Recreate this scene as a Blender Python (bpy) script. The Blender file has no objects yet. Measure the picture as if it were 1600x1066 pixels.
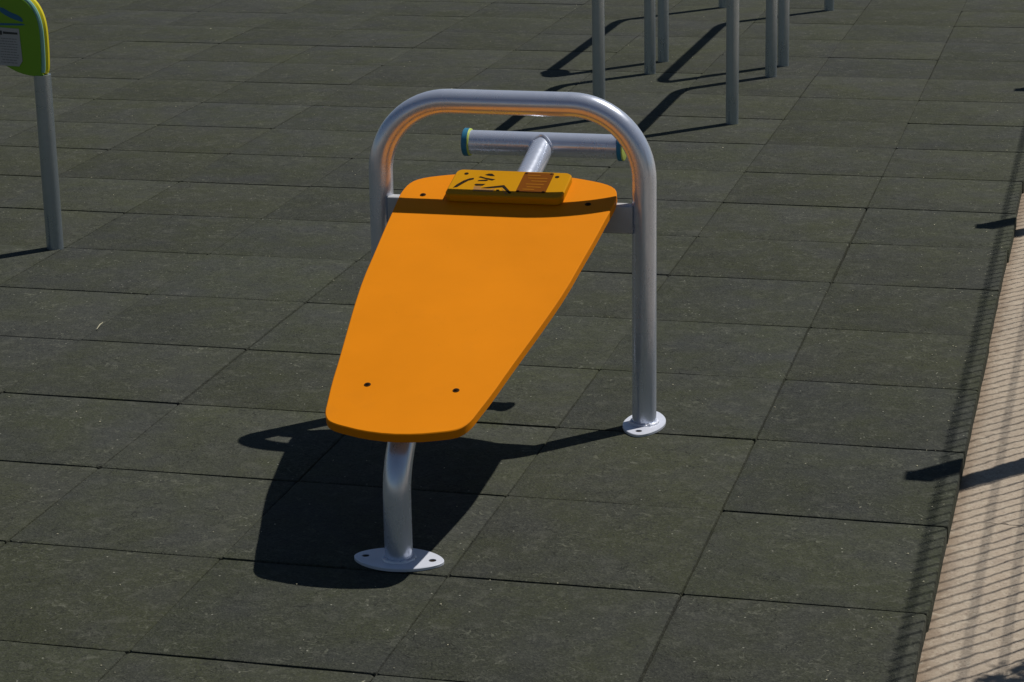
import bpy, bmesh, math, random
from mathutils import Vector, Matrix, noise
random.seed(7)
R = math.radians
SC = bpy.context.scene
COL = SC.collection

# ------------------------------------------------------------------ camera
cam_d = bpy.data.cameras.new('camera')
cam_d.sensor_width = 36.0
cam_d.lens = 3723.33 / 1600 * 36.0
cam_d.clip_end = 2000
cam = bpy.data.objects.new('camera', cam_d)
COL.objects.link(cam)
cr = Vector((0.96897402, 0.24644328, -0.01884315))
cu = Vector((-0.05184985, 0.27722155, 0.95940596))
cf = Vector((-0.24166288, 0.92866244, -0.28139853))
cam.matrix_world = Matrix((
    (cr.x, cu.x, -cf.x, 0.81209579),
    (cr.y, cu.y, -cf.y, -4.45704066),
    (cr.z, cu.z, -cf.z, 1.87027366),
    (0, 0, 0, 1)))
SC.camera = cam

# ------------------------------------------------------------------ sky, sun, exposure
SA, SB = 0.400, 0.438                       # ground shift of a shadow per metre of height
sun_dir = Vector((SA, SB, 1)).normalized()
elev = math.asin(sun_dir.z)
az = math.atan2(sun_dir.x, sun_dir.y)       # clockwise from +Y
w = bpy.data.worlds.new('World'); SC.world = w; w.use_nodes = True
nt = w.node_tree; nt.nodes.clear()
sky = nt.nodes.new('ShaderNodeTexSky'); sky.sky_type = 'NISHITA'
sky.sun_disc = False; sky.sun_elevation = elev; sky.sun_rotation = az
sky.air_density = 1.0; sky.dust_density = 0.2; sky.ozone_density = 2.0
bg = nt.nodes.new('ShaderNodeBackground'); bg.inputs['Strength'].default_value = 0.05
wo = nt.nodes.new('ShaderNodeOutputWorld')
nt.links.new(sky.outputs[0], bg.inputs[0]); nt.links.new(bg.outputs[0], wo.inputs[0])
sun_d = bpy.data.lights.new('sun', 'SUN'); sun_d.energy = 5.0; sun_d.angle = R(0.5)
sun_d.color = (1.0, 0.955, 0.89)
sun = bpy.data.objects.new('sun', sun_d); COL.objects.link(sun)
sun.rotation_euler = (-sun_dir).to_track_quat('-Z', 'Y').to_euler()
sun.location = (4, 4, 10)
SC.view_settings.view_transform = 'Standard'; SC.view_settings.look = 'None'
SC.view_settings.exposure = -0.32; SC.view_settings.gamma = 1.0

# ------------------------------------------------------------------ material helpers
class NT:
    def __init__(s, name):
        s.m = bpy.data.materials.new(name); s.m.use_nodes = True
        s.t = s.m.node_tree; s.t.nodes.clear()
        s.out = s.t.nodes.new('ShaderNodeOutputMaterial')
        s.b = s.t.nodes.new('ShaderNodeBsdfPrincipled')
        s.t.links.new(s.b.outputs[0], s.out.inputs[0])
        s.co = s.t.nodes.new('ShaderNodeTexCoord').outputs['Object']
    def n(s, t, **k):
        x = s.t.nodes.new(t)
        for a, v in k.items(): setattr(x, a, v)
        return x
    def l(s, a, b): s.t.links.new(a, b)
    def scale(s, v, sc):
        x = s.n('ShaderNodeVectorMath', operation='MULTIPLY'); s.l(v, x.inputs[0]); x.inputs[1].default_value = sc
        return x.outputs[0]
    def noise(s, scale, detail=4, rough=.55, dist=0.0, vec=None):
        x = s.n('ShaderNodeTexNoise'); x.inputs['Scale'].default_value = scale
        x.inputs['Detail'].default_value = detail; x.inputs['Roughness'].default_value = rough
        x.inputs['Distortion'].default_value = dist
        s.l(vec or s.co, x.inputs['Vector']); return x.outputs['Fac']
    def vor(s, scale, vec=None):
        x = s.n('ShaderNodeTexVoronoi'); x.inputs['Scale'].default_value = scale
        s.l(vec or s.co, x.inputs['Vector']); return x
    def math(s, op, a, b=None, c=None):
        x = s.n('ShaderNodeMath', operation=op)
        for i, v in enumerate((a, b, c)):
            if v is None: continue
            if isinstance(v, (int, float)): x.inputs[i].default_value = v
            else: s.l(v, x.inputs[i])
        return x.outputs[0]
    def ramp(s, f, a, b, lo=0.0, hi=1.0):
        x = s.n('ShaderNodeMapRange'); x.clamp = True
        s.l(f, x.inputs[0]); x.inputs[1].default_value = a; x.inputs[2].default_value = b
        x.inputs[3].default_value = lo; x.inputs[4].default_value = hi
        return x.outputs[0]
    def mix(s, f, a, b, mode='MIX'):
        x = s.n('ShaderNodeMix', data_type='RGBA', blend_type=mode)
        if isinstance(f, (int, float)): x.inputs[0].default_value = f
        else: s.l(f, x.inputs[0])
        for i, v in ((6, a), (7, b)):
            if isinstance(v, tuple): x.inputs[i].default_value = (*v, 1) if len(v) == 3 else v
            else: s.l(v, x.inputs[i])
        return x.outputs[2]
    def bump(s, h, strength, dist):
        x = s.n('ShaderNodeBump'); x.inputs['Strength'].default_value = strength
        x.inputs['Distance'].default_value = dist; s.l(h, x.inputs['Height'])
        s.l(x.outputs[0], s.b.inputs['Normal']); return x
    def set(s, **k):
        for a, v in k.items():
            i = s.b.inputs[a.replace('_', ' ')]
            if isinstance(v, tuple): i.default_value = (*v, 1) if len(v) == 3 else v
            elif isinstance(v, (int, float)): i.default_value = v
            else: s.l(v, i)
        return s.m

def mat_rubber():
    s = NT('rubber_tile')
    at = s.n('ShaderNodeAttribute'); at.attribute_name = 'tint'
    big = s.noise(1.1, 3)
    mid = s.noise(5.5, 5, .6)
    fine = s.noise(150, 4, .75)
    gran = s.vor(230)
    # blend of black granulate with olive and blue-grey dust
    olive = (0.0485, 0.0540, 0.0310); grey = (0.0485, 0.0520, 0.0440)
    c = s.mix(s.ramp(s.math('ADD', s.math('MULTIPLY', mid, .7), s.math('MULTIPLY', big, .5)), .50, .72), olive, grey)
    c = s.mix(.9, c, at.outputs['Color'], 'MULTIPLY')
    c = s.mix(s.ramp(fine, .36, .64, 0, .55), c, s.mix(1.0, c, (.42, .42, .45), 'MULTIPLY'))
    # granule to granule differences
    gr = s.n('ShaderNodeSeparateColor'); s.l(gran.outputs['Color'], gr.inputs[0])
    c = s.mix(s.ramp(gr.outputs[0], .70, 1.0, 0, .42), c, (.083, .086, .068))
    c = s.mix(s.ramp(gr.outputs[1], .74, 1.0, 0, .6), c, (.018, .019, .019))
    # shreds: thin curled lighter and darker fibres, in patches
    def curls(sc, off, wid, dist, vec):
        n_ = s.noise(sc, 1.0, .5, dist, vec=vec)
        return s.ramp(s.math('ABSOLUTE', s.math('SUBTRACT', n_, off)), wid * .35, wid, 1, 0)
    def gate(sc, a, b, vec=None): return s.ramp(s.noise(sc, 3, .6, vec=vec), a, b)
    fib = s.math('MULTIPLY', curls(26, .5, .032, 1.2, s.co), s.math('MULTIPLY', gate(8, .46, .60), gate(55, .42, .60)))
    fib2 = s.math('MULTIPLY', curls(22, .46, .036, 1.8, s.scale(s.co, (1.0, 1.3, 2.0))), s.math('MULTIPLY', gate(6.5, .44, .58, s.scale(s.co, (1, 1, 5))), gate(48, .42, .58, s.scale(s.co, (1.2, 1, 3)))))
    c = s.mix(s.math('MULTIPLY', fib, .55), c, (.135, .139, .105))
    c = s.mix(s.math('MULTIPLY', fib2, .66), c, (.012, .013, .010))
    # centimetre sized blotches of worn and stained crumb
    bl = s.noise(24, 4, .62, .5)
    c = s.mix(s.ramp(bl, .54, .68, 0, .30), c, (.095, .097, .078))
    c = s.mix(s.ramp(bl, .44, .32, 0, .38), c, (.030, .032, .026))
    # scuffs and pale dust
    dust = s.ramp(s.noise(3.2, 6, .7, .4), .58, .78, 0, .26)
    c = s.mix(dust, c, (.105, .106, .095))
    # sparse pale flecks
    fl = s.vor(62)
    fc = s.n('ShaderNodeSeparateColor'); s.l(fl.outputs['Color'], fc.inputs[0])
    fleck = s.math('MULTIPLY', s.ramp(fl.outputs['Distance'], .10, .16, 1, 0), s.math('GREATER_THAN', fc.outputs[2], .988))
    c = s.mix(s.math('MULTIPLY', fleck, .75), c, (.27, .27, .22))
    h = s.math('ADD', s.math('MULTIPLY', fine, .6), s.math('MULTIPLY', gran.outputs['Distance'], .5))
    h = s.math('ADD', h, s.math('MULTIPLY', s.noise(38, 5, .65), 1.1))
    h = s.math('ADD', h, s.math('MULTIPLY', s.math('SUBTRACT', fib, fib2), .5))
    h = s.math('ADD', h, s.math('MULTIPLY', bl, .8))
    s.bump(h, .55, .004)
    return s.set(Base_Color=c, Roughness=.92, Specular_IOR_Level=.2)

def mat_concrete():
    s = NT('pavement_concrete')
    sep = s.n('ShaderNodeSeparateXYZ'); s.l(s.co, sep.inputs[0])
    big = s.noise(2.3, 4); mid = s.noise(14, 5, .65); fine = s.noise(170, 4, .7)
    c = s.mix(s.ramp(big, .35, .65), (.392, .322, .243), (.340, .283, .217))
    c = s.mix(s.ramp(mid, .35, .7, 0, .55), c, (.41, .345, .27))
    c = s.mix(s.ramp(fine, .5, .72, 0, .5), c, (.20, .16, .12))
    gv = s.vor(260); gs = s.n('ShaderNodeSeparateColor'); s.l(gv.outputs['Color'], gs.inputs[0])
    c = s.mix(s.ramp(gs.outputs[0], .86, 1.0, 0, .5), c, (.50, .45, .37))
    c = s.mix(s.ramp(gs.outputs[1], .90, 1.0, 0, .55), c, (.17, .125, .10))
    # a rim of reddish dirt washed against the rubber edge
    wob = s.math('MULTIPLY', s.math('SUBTRACT', s.noise(26, 4, .7), .5), .05)
    rim = s.ramp(s.math('ADD', sep.outputs[0], wob), .502, .532, .75, 0)
    c = s.mix(rim, c, (.20, .145, .10))
    st = s.ramp(s.noise(7, 6, .7, .6), .54, .72, 0, .45)
    c = s.mix(st, c, (.22, .175, .14))
    c = s.mix(s.ramp(s.noise(33, 5, .7, .8), .54, .66, 0, .5), c, (.47, .41, .32))
    c = s.mix(s.ramp(s.noise(48, 5, .7, .5), .58, .68, 0, .5), c, (.20, .16, .12))
    # a hairline crack running across the slab
    cy = s.math('ADD', .648, s.math('MULTIPLY', s.math('SUBTRACT', s.noise(15, 3, .6), .5), .05))
    cw = s.math('MULTIPLY', s.noise(30, 2), .0045)
    cd = s.math('ABSOLUTE', s.math('SUBTRACT', sep.outputs[1], cy))
    crack = s.math('MULTIPLY', s.math('LESS_THAN', cd, cw), s.ramp(sep.outputs[0], .545, .575))
    c = s.mix(s.math('MULTIPLY', crack, .85), c, (.05, .04, .032))
    h = s.math('ADD', s.math('MULTIPLY', fine, .8), s.math('MULTIPLY', mid, .9))
    h = s.math('SUBTRACT', h, s.math('MULTIPLY', crack, 1.0))
    s.bump(h, .6, .004)
    return s.set(Base_Color=c, Roughness=.9, Specular_IOR_Level=.25)

def mat_metal(name, col=(.60, .61, .65), rough=.36, metallic=.92, streak=60):
    s = NT(name)
    g = s.noise(14, 4, .6); f = s.noise(streak, 3, .6, 0, vec=s.scale(s.co, (1, 1, .12)))
    v = s.vor(90); vs = s.n('ShaderNodeSeparateColor'); s.l(v.outputs['Color'], vs.inputs[0])
    c = s.mix(s.ramp(g, .3, .7), col, tuple(x * .92 for x in col))
    c = s.mix(s.ramp(vs.outputs[0], .4, 1, 0, .06), c, (.6, .6, .63))
    c = s.mix(s.ramp(s.noise(5, 6, .75), .60, .8, 0, .3), c, tuple(x * .6 for x in col))
    r = s.math('ADD', s.ramp(g, .3, .7, rough - .05, rough + .06), s.math('MULTIPLY', s.math('SUBTRACT', f, .5), .12))
    s.bump(s.math('ADD', s.noise(9, 2), s.math('MULTIPLY', f, .10)), .06, .01)
    return s.set(Base_Color=c, Metallic=metallic, Roughness=r)

def mat_plastic(name, col, rough=.42, var=.10, spec=.4, dirt=.12):
    s = NT(name)
    g = s.noise(3.5, 4, .6); f = s.noise(420, 2, .6)
    c = s.mix(s.ramp(g, .3, .7), tuple(x * (1 - var) for x in col), tuple(min(1, x * (1 + var)) for x in col))
    c = s.mix(s.ramp(s.noise(11, 6, .75, .3), .58, .85, 0, dirt), c, tuple(x * .55 + .02 for x in col))
    sp = s.vor(75); ss = s.n('ShaderNodeSeparateColor'); s.l(sp.outputs['Color'], ss.inputs[0])
    spot = s.math('MULTIPLY', s.ramp(sp.outputs['Distance'], .06, .12, 1, 0), s.math('GREATER_THAN', ss.outputs[0], .975))
    c = s.mix(s.math('MULTIPLY', spot, .35), c, tuple(x * .35 for x in col))
    s.bump(s.math('ADD', s.math('MULTIPLY', f, .5), s.noise(40, 4, .6)), .10, .002)
    return s.set(Base_Color=c, Roughness=s.ramp(g, .3, .7, rough - .05, rough + .08), Specular_IOR_Level=spec)

M_RUB = mat_rubber(); M_CON = mat_concrete()
M_STEEL = mat_metal('satin_steel', (.66, .71, .82), .25, .58)
M_CROSS = mat_metal('dull_cross_bar', (.44, .45, .46), .5, .1)
M_FLANGE = mat_metal('galvanised_flange', (.68, .71, .80), .40, .22)
M_POST = mat_metal('grey_painted_post', (.38, .44, .49), .30, .75)
M_FENCE = mat_metal('fence_wire_paint', (.10, .16, .12), .5, .2)
M_ORANGE = mat_plastic('orange_board', (.68, .214, .0018), .55, .05, .07, .14)
M_YELLOW = mat_plastic('mustard_plate', (.49, .225, .0005), .5, .05, .06, .12)
M_BROWN = mat_plastic('brown_label', (.16, .047, .002), .5, .12, .05, .2)
M_BROWN2 = mat_plastic('worn_label_print', (.27, .10, .006), .5, .12, .05, .2)
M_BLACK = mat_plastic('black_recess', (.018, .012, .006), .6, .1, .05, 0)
M_TAN = mat_plastic('worn_tan', (.30, .145, .035), .6, .1, .2, .1)
M_BLUE = mat_plastic('petrol_blue_cap', (.016, .15, .26), .45, .1, .4, .1)
M_LIME = mat_plastic('pale_lime_cap', (.44, .54, .10), .45, .1, .4, .1)
M_GREEN = mat_plastic('green_sign', (.145, .32, .008), .45, .10, .4, .1)
M_TEAL = mat_plastic('teal_sign_rim', (.20, .42, .36), .4, .1, .4, .05)
M_SIGNY = mat_plastic('yellow_sign_edge', (.62, .53, .01), .4, .06, .4, .05)
M_PAPER = mat_plastic('grey_text_plate', (.36, .36, .355), .5, .06, .1, .2)
M_INK = mat_plastic('sign_ink', (.035, .04, .04), .5, .1, .3, 0)
M_INK2 = mat_plastic('faded_sign_ink', (.19, .19, .19), .5, .1, .3, 0)
M_NAVY = mat_plastic('sign_navy', (.02, .12, .24), .5, .1, .3, 0)
M_BOLT = mat_plastic('bolt_recess', (.045, .022, .008), .6, .1, .05, 0)
M_STRAW = mat_plastic('straw', (.46, .43, .30), .7, .2, .2, 0)
M_LEAF = mat_plastic('shrub_leaf', (.05, .09, .025), .6, .2, .3, .1)
M_BARK = mat_plastic('shrub_stem', (.12, .08, .05), .8, .2, .2, .2)

# ------------------------------------------------------------------ mesh helpers
def obj(name, bm, mats, parent=None, smooth=True, angle=35):
    me = bpy.data.meshes.new(name)
    bmesh.ops.recalc_face_normals(bm, faces=bm.faces)
    if smooth:
        for f in bm.faces: f.smooth = True
        for e in bm.edges:
            if len(e.link_faces) == 2 and e.calc_face_angle(0) > R(angle): e.smooth = False
    bm.to_mesh(me); bm.free()
    for m in (mats if isinstance(mats, (list, tuple)) else [mats]): me.materials.append(m)
    o = bpy.data.objects.new(name, me); COL.objects.link(o)
    if parent: o.parent = parent
    return o

def tag(o, label=None, cat=None, group=None, kind=None):
    for k, v in (('label', label), ('category', cat), ('group', group), ('kind', kind)):
        if v: o[k] = v
    return o

def thing(name, label, cat, loc=(0, 0, 0), group=None):
    o = bpy.data.objects.new(name, None); COL.objects.link(o); o.location = loc
    o.empty_display_size = .1
    return tag(o, label, cat, group)

def tube(bm, pts, r, seg=32, caps=True, mi=0):
    pts = [Vector(p) for p in pts]
    n = len(pts); rad = r if isinstance(r, (list, tuple)) else [r] * n
    tg = [(pts[min(i + 1, n - 1)] - pts[max(i - 1, 0)]).normalized() for i in range(n)]
    u = tg[0].orthogonal().normalized(); rings = []
    for i in range(n):
        if i:
            q = tg[i - 1].rotation_difference(tg[i]); u = (q @ u).normalized()
        v = tg[i].cross(u)
        rings.append([bm.verts.new(pts[i] + (u * math.cos(2 * math.pi * k / seg) + v * math.sin(2 * math.pi * k / seg)) * rad[i]) for k in range(seg)])
    fs = []
    for a, b in zip(rings, rings[1:]):
        for k in range(seg): fs.append(bm.faces.new((a[k], a[(k + 1) % seg], b[(k + 1) % seg], b[k])))
    if caps:
        fs.append(bm.faces.new(rings[0][::-1])); fs.append(bm.faces.new(rings[-1]))
    for f in fs: f.material_index = mi
    return fs

def arc(c, r, u, v, a0, a1, n=14):
    c, u, v = Vector(c), Vector(u), Vector(v)
    return [c + (u * math.cos(a0 + (a1 - a0) * i / n) + v * math.sin(a0 + (a1 - a0) * i / n)) * r for i in range(n + 1)]

def smooth_loop(pts, it=2):
    for _ in range(it):                      # Chaikin corner cutting
        q = []
        for i in range(len(pts)):
            a, b = pts[i], pts[(i + 1) % len(pts)]
            q.append((a[0] * .75 + b[0] * .25, a[1] * .75 + b[1] * .25))
            q.append((a[0] * .25 + b[0] * .75, a[1] * .25 + b[1] * .75))
        pts = q
    return pts

def rrect(x0, y0, x1, y1, r, n=6):
    out = []
    for cx, cy, a in ((x1 - r, y1 - r, 0), (x0 + r, y1 - r, 90), (x0 + r, y0 + r, 180), (x1 - r, y0 + r, 270)):
        for i in range(n + 1):
            t = R(a + 90 * i / n); out.append((cx + r * math.cos(t), cy + r * math.sin(t)))
    return out

def prism(bm, pts, z0, z1, mp=lambda x, y, z: (x, y, z), ch=0.0, mi=0, mi_side=None):
    """closed outline extruded z0..z1, both rims chamfered by ch"""
    n = len(pts)
    def inset(d):
        out = []
        for i in range(n):
            p, a, b = Vector(pts[i]), Vector(pts[i - 1]), Vector(pts[(i + 1) % n])
            t = (b - a).normalized(); out.append(p - Vector((t.y, -t.x)) * d)
        return out
    area = sum(pts[i][0] * pts[(i + 1) % n][1] - pts[(i + 1) % n][0] * pts[i][1] for i in range(n))
    if area < 0: pts = pts[::-1]
    lv = [(inset(ch), z0), (inset(0), z0 + ch), (inset(0), z1 - ch), (inset(ch), z1)] if ch > 0 else [(inset(0), z0), (inset(0), z1)]
    rings = [[bm.verts.new(mp(p[0], p[1], z)) for p in ring] for ring, z in lv]
    for ra, rb in zip(rings, rings[1:]):
        for i in range(n):
            f = bm.faces.new((ra[i], ra[(i + 1) % n], rb[(i + 1) % n], rb[i]))
            f.material_index = mi if mi_side is None else mi_side
    for f in (bm.faces.new(rings[0][::-1]), bm.faces.new(rings[-1])): f.material_index = mi
    return rings

def box(bm, a, b, ch=0.0, mp=lambda x, y, z: (x, y, z)):
    prism(bm, [(a[0], a[1]), (b[0], a[1]), (b[0], b[1]), (a[0], b[1])], a[2], b[2], mp, ch)

def plate_with_holes(outer, holes, z0, z1, ch=.0015):
    """flat plate with real through holes"""
    bm = bmesh.new()
    def ring(pts, z): return [bm.verts.new((x, y, z)) for x, y in pts]
    def wall(ra, rb):
        for i in range(len(ra)): bm.faces.new((ra[i], ra[(i + 1) % len(ra)], rb[(i + 1) % len(ra)], rb[i]))
    cx = sum(p[0] for p in outer) / len(outer); cy = sum(p[1] for p in outer) / len(outer)
    ins = []
    for x, y in outer:
        d = math.hypot(x - cx, y - cy); k = (d - ch) / d; ins.append((cx + (x - cx) * k, cy + (y - cy) * k))
    o0, o1, o2 = ring(outer, z0), ring(outer, z1 - ch), ring(ins, z1)
    wall(o0, o1); wall(o1, o2)
    edges = []
    def loop(rg): return [bm.edges.get((rg[i], rg[(i + 1) % len(rg)])) or bm.edges.new((rg[i], rg[(i + 1) % len(rg)])) for i in range(len(rg))]
    edges += loop(o2)
    for h in holes:
        h0, h1 = ring(h, z0), ring(h, z1); wall(h0, h1); edges += loop(h1)
    bmesh.ops.triangle_fill(bm, use_beauty=True, edges=edges)
    return bm

# ------------------------------------------------------------------ setting: pavement and rubber tiles
ZP = -0.045
def build_pavement():
    bm = bmesh.new()
    fx = [.44 + .007 * k for k in range(49)]; fy = [-.75 + .008 * k for k in range(520)]
    xs = [-400, -40, -5] + fx + [.84, .9, 1.0, 1.2, 1.6, 3, 40, 400]
    ys = [-400, -40, -5, -1.2] + fy + [3.45, 3.6, 4, 6, 12, 40, 400]
    def z(x, y):
        if not (fx[0] < x < fx[-1] and fy[0] < y < fy[-1]): return ZP
        e = min(1, (x - fx[0]) / .03, (fx[-1] - x) / .03, (y - fy[0]) / .05, (fy[-1] - y) / .05)
        p = Vector((x, y, 0))
        return ZP + e * (.0021 * noise.noise(p * 26) + .0018 * noise.noise(p * 61 + Vector((3, 1, 0))) + .0030 * noise.noise(p * 7))
    g = [[bm.verts.new((x, y, z(x, y))) for x in xs] for y in ys]
    for r0, r1 in zip(g, g[1:]):
        for k in range(len(xs) - 1): bm.faces.new((r0[k], r0[k + 1], r1[k + 1], r1[k]))
    return bm
tag(obj('pavement', build_pavement(), M_CON, angle=80), kind='structure')

def build_tiles():
    rnd = random.Random(21)
    bm = bmesh.new(); tint = bm.loops.layers.float_color.new('tint')
    xs = range(-26, 1); ys = range(-8, 44)
    lx = {i: rnd.uniform(-.003, .003) for i in range(-27, 3)}
    hg = {}
    def half_gap(kind, i, j):
        k = (kind, i, j)
        if k not in hg:
            if kind == 'r': hg[k] = rnd.choice((.0014, .002, .0026, .0032)) * rnd.uniform(.85, 1.15)
            else: hg[k] = rnd.choice((.0003, .0005, .0008, .0012, .0017)) * rnd.uniform(.85, 1.15)
        return hg[k]
    # the wide joints one notices in the picture
    for j in (2, 1): hg[('c', 0, j)] = .0020
    hg[('c', 0, -1)] = .0022; hg[('c', -1, 4)] = .0014; hg[('c', 0, 5)] = .0020; hg[('c', 0, 6)] = .0018
    rowoff = {}
    for j in range(-10, 50): rowoff[j] = rnd.uniform(-.0025, .0025)
    for i in xs:
        for j in ys:
            x0 = .5 * i + lx[i] + half_gap('c', i, j); x1 = .5 * (i + 1) + lx[i + 1] - half_gap('c', i + 1, j)
            y0 = .5 * j + rowoff[j] + half_gap('r', 0, j); y1 = .5 * (j + 1) + rowoff[j + 1] - half_gap('r', 0, j + 1)
            if i == 0: x1 = .4975 + rnd.uniform(-.004, .004)
            jx = rnd.uniform(-.0012, .0012)
            x0 += jx; x1 += jx
            c = [rnd.uniform(-.0012, .0012) for _ in range(4)]
            zt = lambda x, y: (c[0] * (1 - (x - x0) / .5) + c[1] * (x - x0) / .5) * .8 + (c[2] * (1 - (y - y0) / .5) + c[3] * (y - y0) / .5) * .8
            cc = .004 + rnd.random() * .004
            N = 6
            ring = []
            cor = [(x0, y0), (x1, y0), (x1, y1), (x0, y1)]
            for k in range(4):
                a, b = Vector(cor[k]), Vector(cor[(k + 1) % 4]); d = (b - a).normalized(); nrm = Vector((d.y, -d.x))
                cl = cc * rnd.uniform(.5, 1.5)
                L = (b - a).length
                for q in range(N + 1):
                    t = cl + (L - 2 * cl) * q / N
                    wv = 0 if q in (0, N) else rnd.uniform(-.0011, .0007)
                    ring.append(a + d * t + nrm * wv)
            cen = Vector(((x0 + x1) / 2, (y0 + y1) / 2))
            def mk(ins, dz):
                out = []
                for p in ring:
                    dv = cen - p
                    q = p + Vector((ins * (1 if dv.x > 0 else -1) if abs(dv.x) > .2 else 0, ins * (1 if dv.y > 0 else -1) if abs(dv.y) > .2 else 0))
                    out.append(bm.verts.new((q.x, q.y, zt(q.x, q.y) + dz)))
                return out
            r0, r1, r2, r3 = mk(0, -.044), mk(0, -.0035), mk(.0012, -.001), mk(.004, 0)
            v = .87 + .22 * rnd.random(); hue = rnd.uniform(-.05, .05)
            if rnd.random() < .12: v *= 1.08
            col = (v * (1 + hue * .4), v * (1 + hue * .2), v * (1 - hue), 1)
            fs = []
            m = len(ring)
            for a, b in ((r0, r1), (r1, r2), (r2, r3)):
                for k in range(m): fs.append(bm.faces.new((a[k], a[(k + 1) % m], b[(k + 1) % m], b[k])))
            fs.append(bm.faces.new(r3))
            for f in fs:
                for lp in f.loops: lp[tint] = col
    return bm
tag(obj('rubber_floor', build_tiles(), M_RUB, angle=40), kind='structure')

# ------------------------------------------------------------------ incline bench
BX, BY = -0.6207, 1.058
SL, ZC, TH = 0.272, 0.583, 0.022
CS = 1 / math.hypot(1, SL)
NB = Vector((0, -SL, 1)) * CS
def on_board(x, y, h):                        # h metres above the board's top face
    p = Vector((x, y, ZC + SL * y)) + NB * h
    return p
bench = thing('incline_bench', 'orange sloping sit-up bench on a satin steel hoop and single bent leg', 'exercise bench', (BX, BY, 0))

HW, TR_, HT, CRD = 0.3325, 0.030, 0.798, 0.180
def hoop_path(hw, ht, r, z0=0.0, n=16):
    pts = [(-hw, 0, z0)] + [(-hw, 0, z0 + (ht - r - z0) * k / 6) for k in range(1, 6)]
    pts += arc((-hw + r, 0, ht - r), r, (-1, 0, 0), (0, 0, 1), 0, math.pi / 2, n)
    pts += [(x, 0, ht) for x in (-.08, 0, .08) if abs(x) < hw - r - .01]
    pts += arc((hw - r, 0, ht - r), r, (0, 0, 1), (1, 0, 0), 0, math.pi / 2, n)
    pts += [(hw, 0, z0 + (ht - r - z0) * k / 6) for k in range(5, 0, -1)] + [(hw, 0, z0)]
    return pts
bm = bmesh.new(); tube(bm, [(q[0], .012 * q[2] / HT, q[2]) for q in hoop_path(HW, HT, CRD, .004)], TR_, 48)
obj('hoop_frame', bm, M_STEEL, bench)
bm = bmesh.new(); prism(bm, rrect(-.0175, -.035, .0175, .035, .005), -HW + .024, HW - .024, lambda x, y, z: (z, x - .002, .525 + y))
obj('cross_bar', bm, M_CROSS, bench)

def flange(cx, cy, ax, ay, hole_d, along_x):
    def pt(t):
        c, s = math.cos(t), math.sin(t)
        if along_x: return (ax * c, ay * s * (abs(s) ** .12) * (1 - .10 * abs(c) ** 2))
        return (ax * c * (abs(c) ** .12) * (1 - .10 * abs(s) ** 2), ay * s)
    outer = [pt(2 * math.pi * k / 56) for k in range(56)]
    def hole(sx):
        hx, hy = (sx * hole_d, 0) if along_x else (0, sx * hole_d)
        return [(hx + .0085 * math.cos(-2 * math.pi * k / 16), hy + .0085 * math.sin(-2 * math.pi * k / 16)) for k in range(16)]
    b = plate_with_holes(outer, [hole(-1), hole(1)], .0005, .0075)
    # weld bead round the tube
    ring = [(.0325 * math.cos(2 * math.pi * k / 32), .0325 * math.sin(2 * math.pi * k / 32), .0080 + .0012 * math.sin(k * 2.6)) for k in range(33)]
    tube(b, ring, [.0048 + .0008 * math.sin(k * 1.9) for k in range(33)], 8, False)
    bmesh.ops.translate(b, verts=b.verts, vec=(cx, cy, 0))
    return b
for cx, cy, ax, ay, hd, ex in ((-HW, 0, .052, .098, .070, False), (HW, 0, .052, .098, .070, False), (0, -.9985, .099, .062, .074, True)):
    bp = obj('base_plate', flange(cx, cy, ax, ay, hd, ex), M_FLANGE, bench, angle=30)
    for sg in (-1, 1):                        # sunk anchor bolt, coloured black to paint the shade of its hole
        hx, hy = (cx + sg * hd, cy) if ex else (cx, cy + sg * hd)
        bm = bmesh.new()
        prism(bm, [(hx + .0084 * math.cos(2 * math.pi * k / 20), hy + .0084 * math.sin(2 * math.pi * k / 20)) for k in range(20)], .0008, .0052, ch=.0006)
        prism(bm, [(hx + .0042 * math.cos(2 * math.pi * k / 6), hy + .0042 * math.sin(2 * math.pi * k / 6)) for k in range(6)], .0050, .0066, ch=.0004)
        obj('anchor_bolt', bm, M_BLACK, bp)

# spine tube: up from the front foot, bent to run under the board, out behind to the T handle
YF = -.9985
off = (TH + TR_) / CS
def spine_z(y): return ZC + SL * y - off
th = math.atan(SL); RB = .155
turn = math.pi / 2 - th
tl = RB * math.tan(turn / 2)
zc_ = spine_z(YF)
cen = Vector((0, YF + RB, zc_ - tl))
pts = [(0, YF, .004), (0, YF, .04), (0, YF, .08)] if zc_ - tl > .12 else [(0, YF, .004), (0, YF, .04)]
pts += arc(cen, RB, (0, -1, 0), (0, 0, 1), 0, turn, 14)
for y in (-.7, -.45, -.2, .05, .25, .345): pts.append((0, y, spine_z(y)))
bm = bmesh.new(); tube(bm, pts, TR_, 40)
obj('spine_tube', bm, M_STEEL, bench)

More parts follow.
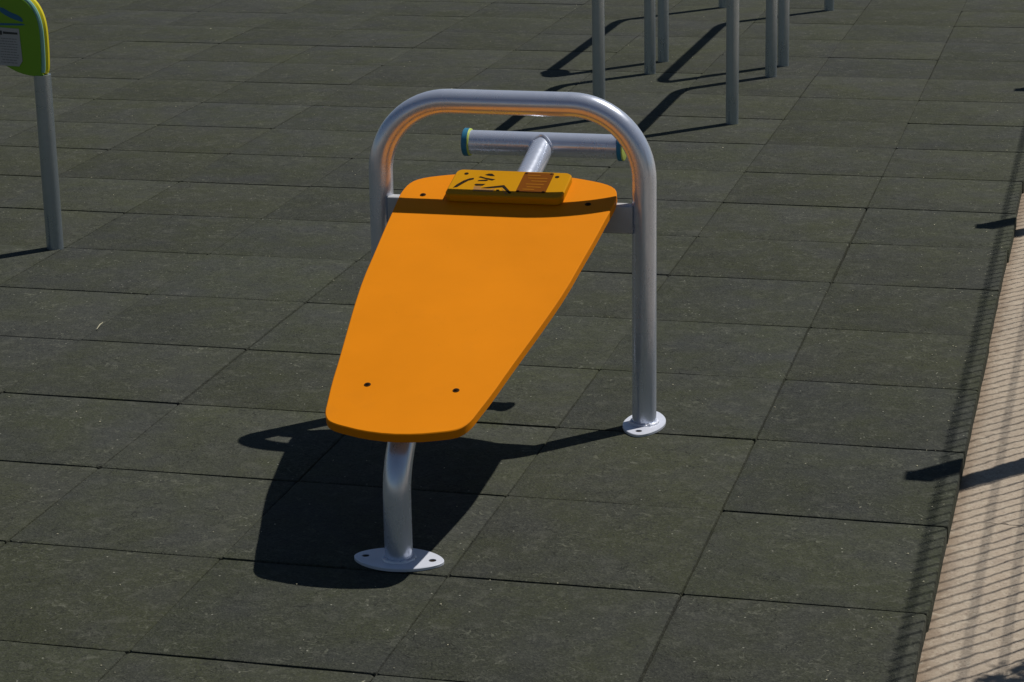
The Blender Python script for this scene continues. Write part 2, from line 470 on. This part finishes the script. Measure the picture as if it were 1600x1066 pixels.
# board outline
half = [(0, .088), (.06, .088), (.13, .080), (.19, .065), (.228, .052), (.252, .036), (.264, .014), (.2685, -.014), (.270, -.045),
        (.264, -.12), (.2595, -.20), (.250, -.32), (.2415, -.44), (.226, -.56), (.2075, -.68), (.192, -.78), (.1795, -.87),
        (.1655, -.945), (.161, -.972), (.153, -.994), (.142, -1.009), (.126, -1.018), (.104, -1.025), (.06, -1.037), (0, -1.043)]
outl = half + [(-x, y) for x, y in half[-2:0:-1]]
outl = smooth_loop(outl, 1)
bm = bmesh.new(); prism(bm, outl, -TH, 0, on_board, .0018)
board = obj('board', bm, M_ORANGE, bench, angle=25)
for x, y in ((-.099, -.868), (.099, -.870), (-.211, -.038), (.207, -.053)):
    bm = bmesh.new()
    prism(bm, [(x + .0075 * math.cos(2 * math.pi * k / 20), y + .0075 * math.sin(2 * math.pi * k / 20)) for k in range(20)], -.001, .0012, on_board, .0006)
    prism(bm, [(x + .0042 * math.cos(2 * math.pi * k / 6), y + .0042 * math.sin(2 * math.pi * k / 6)) for k in range(6)], .0004, .0032, on_board, .0006, 1)
    obj('bolt', bm, [M_BOLT, M_BLACK], board)
bm = bmesh.new()
for y in (-.868,):
    box(bm, (-.125, y - .02, -TH - .0052), (.125, y + .02, -TH - .0002), 0, on_board)
obj('bracket', bm, M_STEEL, bench)

# mustard instruction plate
PH = .021
bm = bmesh.new(); prism(bm, rrect(-.1475, -.068, .1455, .062, .018), .0004, PH, on_board, .0030)
plate = obj('instruction_plate', bm, M_YELLOW, bench, angle=25)
bm = bmesh.new(); prism(bm, rrect(.0262, -.0445, .1005, .0555, .004), PH - .001, PH + .0006, on_board)
lab = obj('label_panel', bm, M_BROWN, plate)
bm = bmesh.new()
for x0, y0, ln in ((.036, .040, .034), (.040, .026, .050), (.052, .012, .040), (.042, -.004, .046), (.048, -.018, .036), (.040, -.030, .030)):
    prism(bm, rrect(x0, y0 - .0022, x0 + ln, y0 + .0022, .002), PH + .0002, PH + .0011, on_board)
obj('worn_print', bm, M_BROWN2, plate)
for x, y in ((.0315, .051), (.0945, .051), (.0315, -.040), (.0945, -.040)):
    bm = bmesh.new()
    prism(bm, [(x + .0035 * math.cos(2 * math.pi * k / 14), y + .0035 * math.sin(2 * math.pi * k / 14)) for k in range(14)], PH, PH + .0018, on_board, .0005)
    obj('label_screw', bm, M_BOLT, plate)
for x, y in ((-.1185, .0385), (.1115, .0377)):
    bm = bmesh.new(); prism(bm, [(x + .0055 * math.cos(2 * math.pi * k / 18), y + .0055 * math.sin(2 * math.pi * k / 18)) for k in range(18)], PH - .001, PH + .0006, on_board)
    obj('screw_hole', bm, M_BLACK, plate)
ink = [[(-0.1338, -0.0341), (-0.1285, -0.0176), (-0.1169, 0.0028), (-0.1043, 0.015), (-0.0941, 0.0182), (-0.0927, 0.011), (-0.1043, 0.0035), (-0.1145, -0.0128), (-0.1240, -0.0306)],
       [(-0.0705, 0.0358), (-0.0636, 0.0422), (-0.054, 0.0429), (-0.0442, 0.0313), (-0.0533, 0.0306), (-0.0637, 0.0328)],
       [(-0.0835, 0.0225), (-0.0795, 0.0277), (-0.0656, 0.0213), (-0.0391, 0.0149), (-0.0451, 0.0081), (-0.0599, 0.0134)],
       [(-0.0815, 0.003), (-0.0792, 0.008), (-0.0607, 0.0119), (-0.055, 0.0088), (-0.06, 0.0045)],
       [(-0.0846, -0.0158), (-0.0816, -0.0107), (-0.0575, -0.0099), (-0.0624, -0.019), (-0.0791, -0.0203)],
       [(-0.0635, -0.0308), (-0.0555, -0.0268), (-0.0096, -0.0122), (0.018, -0.0502), (0.0129, -0.0539), (-0.0116, -0.0235), (-0.0447, -0.0313)],
       [(-0.024, -0.0365), (-0.0166, -0.035), (-0.0142, -0.0416), (-0.0212, -0.0426)]]
bm = bmesh.new()
for q in ink: prism(bm, q, PH - .001, PH + .0005, on_board)
obj('pictogram', bm, M_BLACK, plate, smooth=False)
bm = bmesh.new()
prism(bm, [(-0.0797, -0.0475), (-0.0831, -0.0228), (-0.0650, -0.0225), (-0.0655, -0.0327), (-0.0349, -0.0345), (-0.0284, -0.0290), (-0.0299, -0.0478)], PH - .001, PH + .0004, on_board)
prism(bm, [(-0.0129, -0.0283), (-0.0066, -0.0350), (0.0106, -0.0560), (0.0047, -0.0570)], PH - .001, PH + .0004, on_board)
obj('pictogram_wear', bm, M_TAN, plate, smooth=False)

# T handle
HY = .35; HZ = spine_z(HY) + .002
bm = bmesh.new(); tube(bm, [(-.195, HY, HZ), (-.1, HY, HZ), (0, HY, HZ), (.1, HY, HZ), (.198, HY, HZ)], .0315, 40)
ring = []
dirv = Vector((0, 1, SL)).normalized(); upv = Vector((0, -SL, 1)).normalized()
for k in range(41):                           # weld where the spine meets the handle
    t = 2 * math.pi * k / 40
    off_ = Vector((math.cos(t) * .0305, 0, 0)) + upv * (math.sin(t) * .0305)
    back = .0315 * math.sqrt(max(0.02, 1 - (math.sin(t) * .0305 / .0315) ** 2))
    ring.append(Vector((0, HY, HZ)) + off_ - dirv * back)
tube(bm, ring, .0038, 8, False)
hb = obj('handle_bar', bm, M_STEEL, bench)
for x0, s in ((-.196, -1), (.199, 1)):
    bm = bmesh.new()
    xa, xb = (x0 - .015, x0) if s < 0 else (x0, x0 + .012)
    tube(bm, [(xa, HY, HZ), (xa + .002, HY, HZ), (xb - .002, HY, HZ), (xb, HY, HZ)], [.0345, .0365, .0365, .0365], 36)
    tube(bm, [(xb + .0002, HY, HZ), (xb + .003, HY, HZ), (xb + .0042, HY, HZ)], [.0360, .0352, .0325], 36, True, 1)
    obj('end_cap', bm, [M_BLUE, M_LIME], hb)

# ------------------------------------------------------------------ parallel bars behind
def u_path(ya, yb, h, r, n=12):
    return ([(0, ya, -.04)] + [(0, ya, h * k) for k in (.2, .5, .75)] + arc((0, ya + r, h - r), r, (0, -1, 0), (0, 0, 1), 0, math.pi / 2, n)
            + [(0, (ya + yb) / 2, h)] + arc((0, yb - r, h - r), r, (0, 0, 1), (0, 1, 0), 0, math.pi / 2, n) + [(0, yb, h * k) for k in (.75, .5, .2)] + [(0, yb, -.04)])
bars = [(-.689, 4.886, 5.956, .853, 'short grey hoop bar right of the bench hoop, the nearest bar behind the bench'),
        (-1.236, 4.893, 5.967, .853, 'short grey hoop bar whose near post comes down behind the bench hoop'),
        (-.676, 6.250, 7.950, 1.188, 'long grey hoop bar with the farthest post on the right'),
        (-1.236, 6.285, 7.975, 1.136, 'long grey hoop bar with a round end plate casting a blob of shadow')]
for k, (x, ya, yb, h, lb) in enumerate(bars):
    t = thing('parallel_bar', lb, 'exercise bar', (x, ya, 0), 'parallel bars behind the bench')
    bm = bmesh.new(); tube(bm, u_path(0, yb - ya, h, .105 if k < 2 else .13), .0255, 32)
    obj('hoop_tube', bm, M_POST, t)
    if k == 3:
        bm = bmesh.new()
        prism(bm, [(.013 + .066 * math.cos(2 * math.pi * q / 30), .125 + .08 * math.sin(2 * math.pi * q / 30)) for q in range(30)], h - .040, h - .028, ch=.002)
        obj('end_plate', bm, M_POST, t)

# ------------------------------------------------------------------ sign post at the left
sign = thing('sign_post', 'grey post carrying a green rounded information sign with yellow and teal edge', 'information sign', (-2.5285, 2.484, 0))
bm = bmesh.new(); tube(bm, [(0, 0, -.04), (0, 0, .2), (0, 0, .4), (0, 0, .572)], .0275, 36)
obj('post', bm, M_POST, sign)
sh = [(.022, .578), (.0255, .62), (.027, .68), (.0255, .73), (.018, .765), (.005, .793), (-.013, .815), (-.04, .834), (-.08, .846), (-.13, .843), (-.18, .822),
      (-.222, .78), (-.243, .73), (-.238, .69), (-.215, .662), (-.18, .640), (-.146, .622), (-.115, .6025), (-.081, .584), (-.05, .574), (-.015, .569), (.012, .570)]
sh = smooth_loop(sh, 2)
def shrink(pts, d):
    n = len(pts); out = []
    for i in range(n):
        a, b = Vector(pts[i - 1]), Vector(pts[(i + 1) % n]); t = (b - a).normalized()
        out.append(tuple(Vector(pts[i]) - Vector((t.y, -t.x)) * d))
    return out
def shrink2(pts, d_right, d_low):
    out = []
    for p, q, r_ in zip(pts, shrink(pts, d_right), shrink(pts, d_low)):
        out.append(q if (p[0] > .005 or p[1] > .72) and p[1] > .578 else r_)
    return out
bm = bmesh.new(); prism(bm, shrink(sh, .001), -.009, .023, lambda a, b, c: (a, c, b), .010)
obj('sign_edge', bm, M_SIGNY, sign, angle=30)
bm = bmesh.new(); prism(bm, shrink2(sh, .004, .010), -.021, -.0092, lambda a, b, c: (a, c, b), .004)
obj('sign_rim', bm, M_TEAL, sign, angle=30)
bm = bmesh.new(); prism(bm, shrink2(sh, .0140, .001), -.0245, -.0212, lambda a, b, c: (a, c, b), .0008)
face = obj('sign_face', bm, M_GREEN, sign, angle=30)
FR = -.0247
fm = lambda a, b, c: (a, c, b)
bm = bmesh.new()
prism(bm, [(-.1319, .726), (-.0565, .7215), (-.0523, .6185), (-.0649, .6010), (-.1319, .6035)], FR - .0022, FR, fm, .0004)
tp = obj('text_plate', bm, M_PAPER, face)
bm = bmesh.new()
Fi = FR - .0024
prism(bm, [(-.125, .7155), (-.1155, .7150), (-.1155, .7015), (-.125, .7020)], Fi - .0004, Fi, fm)
prism(bm, [(-.112, .7127), (-.0620, .7095), (-.0620, .7030), (-.112, .7050)], Fi - .0004, Fi, fm)
obj('heading_print', bm, M_INK, tp, smooth=False)
bm = bmesh.new(); rr = random.Random(3)
for r_ in range(10):
    z = .6925 - r_ * .0085; x = -.126 if r_ % 4 else -.121
    while x < -.066:
        ln = rr.uniform(.004, .012)
        if x + ln > -.060: break
        dz = -(x + .13) * .05
        prism(bm, [(x, z + dz), (x + ln, z + dz - ln * .05), (x + ln, z + dz - ln * .05 - .0028), (x, z + dz - .0028)], Fi - .0003, Fi, fm); x += ln + .0022
obj('text_print', bm, M_INK2, tp, smooth=False)
bm = bmesh.new()
prism(bm, smooth_loop([(-.1237, .7843), (-.1121, .7906), (-.0827, .7737), (-.0567, .7651), (-.0429, .7552), (-.0407, .743), (-.0514, .7458), (-.0794, .7545), (-.1094, .7692)], 1), FR - .0012, FR, fm)
prism(bm, [(-.19, .7392), (-.0455, .7382), (-.0325, .7345), (-.0505, .7325), (-.19, .7315)], FR - .0010, FR, fm)
obj('pictogram', bm, M_NAVY, face, smooth=False)

# ------------------------------------------------------------------ mesh fence along the pavement (only its shadow falls in the picture)
FX = .90
fence = thing('mesh_fence', 'dark green welded mesh fence beside the pavement, seen by its shadow of wires and posts', 'fence', (FX, 0, 0))
ZT = ZP + 0.0
Htop = (FX - .455) / SA
def fence_wires(y0, y1):
    bm = bmesh.new()
    n = int(round((y1 - y0) / .0515))
    for k in range(n + 1):
        y = y0 + (y1 - y0) * k / n
        tube(bm, [(0, y, ZP + .05), (0, y, Htop + .02)], .0027, 6)
    zs = [Htop, (FX - .5735) / SA + ZP, (FX - .647) / SA + ZP, (FX - .735) / SA + ZP, .20, .02]
    for i, z in enumerate(zs):
        for q in range(5):                     # thin strands added in place of each horizontal, shaped for a soft faint shadow
            tube(bm, [(.005, y0, z + .0105 * (q - 2)), (.005, y1, z + .0105 * (q - 2))], .0007 if i else .0010, 5)
    return bm
Hp = (FX - .382) / SA
py = [.802 + SB * Hp + 2.49 * k for k in range(-2, 6)]
for a, b in zip(py, py[1:]): obj('mesh_panel', fence_wires(a + .03, b - .03), M_FENCE, fence, smooth=False)
for y in py:
    bm = bmesh.new()
    prism(bm, rrect(-.028, -.026, .028, .026, .004, 3), ZP, Hp - .03, lambda a, b, c, y=y: (a + .02, b + y, c), .0)
    prism(bm, rrect(-.033, -.031, .033, .031, .004, 3), Hp - .0295, Hp - .012, lambda a, b, c, y=y: (a + .02, b + y, c), .003)
    obj('fence_post', bm, M_FENCE, fence)

# shrub by the fence whose twigs throw the leafy shadow on the pavement
shrub = thing('shrub', 'leafy shrub beside the fence, only its leaf shadow shows on the pavement', 'shrub', (1.25, .02, ZP))
rs = random.Random(11)
st = bmesh.new(); lf = bmesh.new()
def leaf(c, L):
    d = Vector((rs.gauss(0, 1), rs.gauss(0, 1), rs.gauss(0, .6))).normalized(); u = d.orthogonal().normalized()
    u = (Matrix.Rotation(rs.uniform(0, 6.28), 3, d) @ u); nn = d.cross(u)
    p = [c, c + d * L * .35 + u * L * .28 + nn * L * .06, c + d * L, c + d * L * .35 - u * L * .28 + nn * L * .06]
    lf.faces.new([lf.verts.new(q) for q in p])
for k in range(26):
    tz = rs.uniform(1.25, 1.8); sx = .615 + .36 * rs.random() ** .8; sy = -.115 - (sx - .615) * .2 - rs.uniform(0, .22)
    tip = Vector((sx + SA * tz, sy + SB * tz, tz)) - Vector((1.25, .02, 0))
    mid = tip * .5 + Vector((rs.uniform(-.04, .06), rs.uniform(-.05, .05), .08))
    P = [Vector((rs.uniform(-.03, .03), rs.uniform(-.03, .03), -.01)), mid * .5, mid, (mid + tip) * .5, tip]
    tube(st, P, [.009, .007, .006, .004, .002], 6)
    for q in range(110):
        t = rs.uniform(.45, 1.0)
        a = mid.lerp(tip, (t - .45) / .55)
        leaf(a + Vector((rs.gauss(0, .022), rs.gauss(0, .022), rs.gauss(0, .03))), rs.uniform(.025, .05))
obj('stems', st, M_BARK, shrub); obj('leaves', lf, M_LEAF, shrub, smooth=False)

# ------------------------------------------------------------------ small litter on the tiles
bm = bmesh.new(); tube(bm, [(-1.989, 1.591, .006), (-1.994, 1.626, .010), (-1.998, 1.657, .008)], [.0010, .0018, .0008], 8)
tag(obj('straw', bm, M_STRAW), 'pale straw splinter lying on the dark rubber tiles left of the bench', 'straw')
rs = random.Random(5); bm = bmesh.new()
for k in range(850):
    y = -1.3 + 9.5 * rs.random() ** 1.5; x = rs.uniform(-5.0, .47) if rs.random() < .75 else rs.gauss(.44, .05)
    z = .0015 if x < .485 else ZP + .001
    a = rs.uniform(0, 6.28); L = rs.uniform(.0012, .0034) * (1.8 if rs.random() < .08 else 1); W = L * rs.uniform(.25, .8)
    d = Vector((math.cos(a), math.sin(a), 0)); u = Vector((-d.y, d.x, 0)); c = Vector((x, y, z))
    q = [c + d * L, c + u * W, c - d * L, c - u * W]
    b0 = [bm.verts.new(p) for p in q]; t0 = bm.verts.new(c + Vector((0, 0, W * .9)))
    for i in range(4): bm.faces.new((b0[i], b0[(i + 1) % 4], t0))
tag(obj('grit', bm, M_STRAW, smooth=False), 'pale grit and chaff scattered over the tiles', 'grit', kind='stuff')
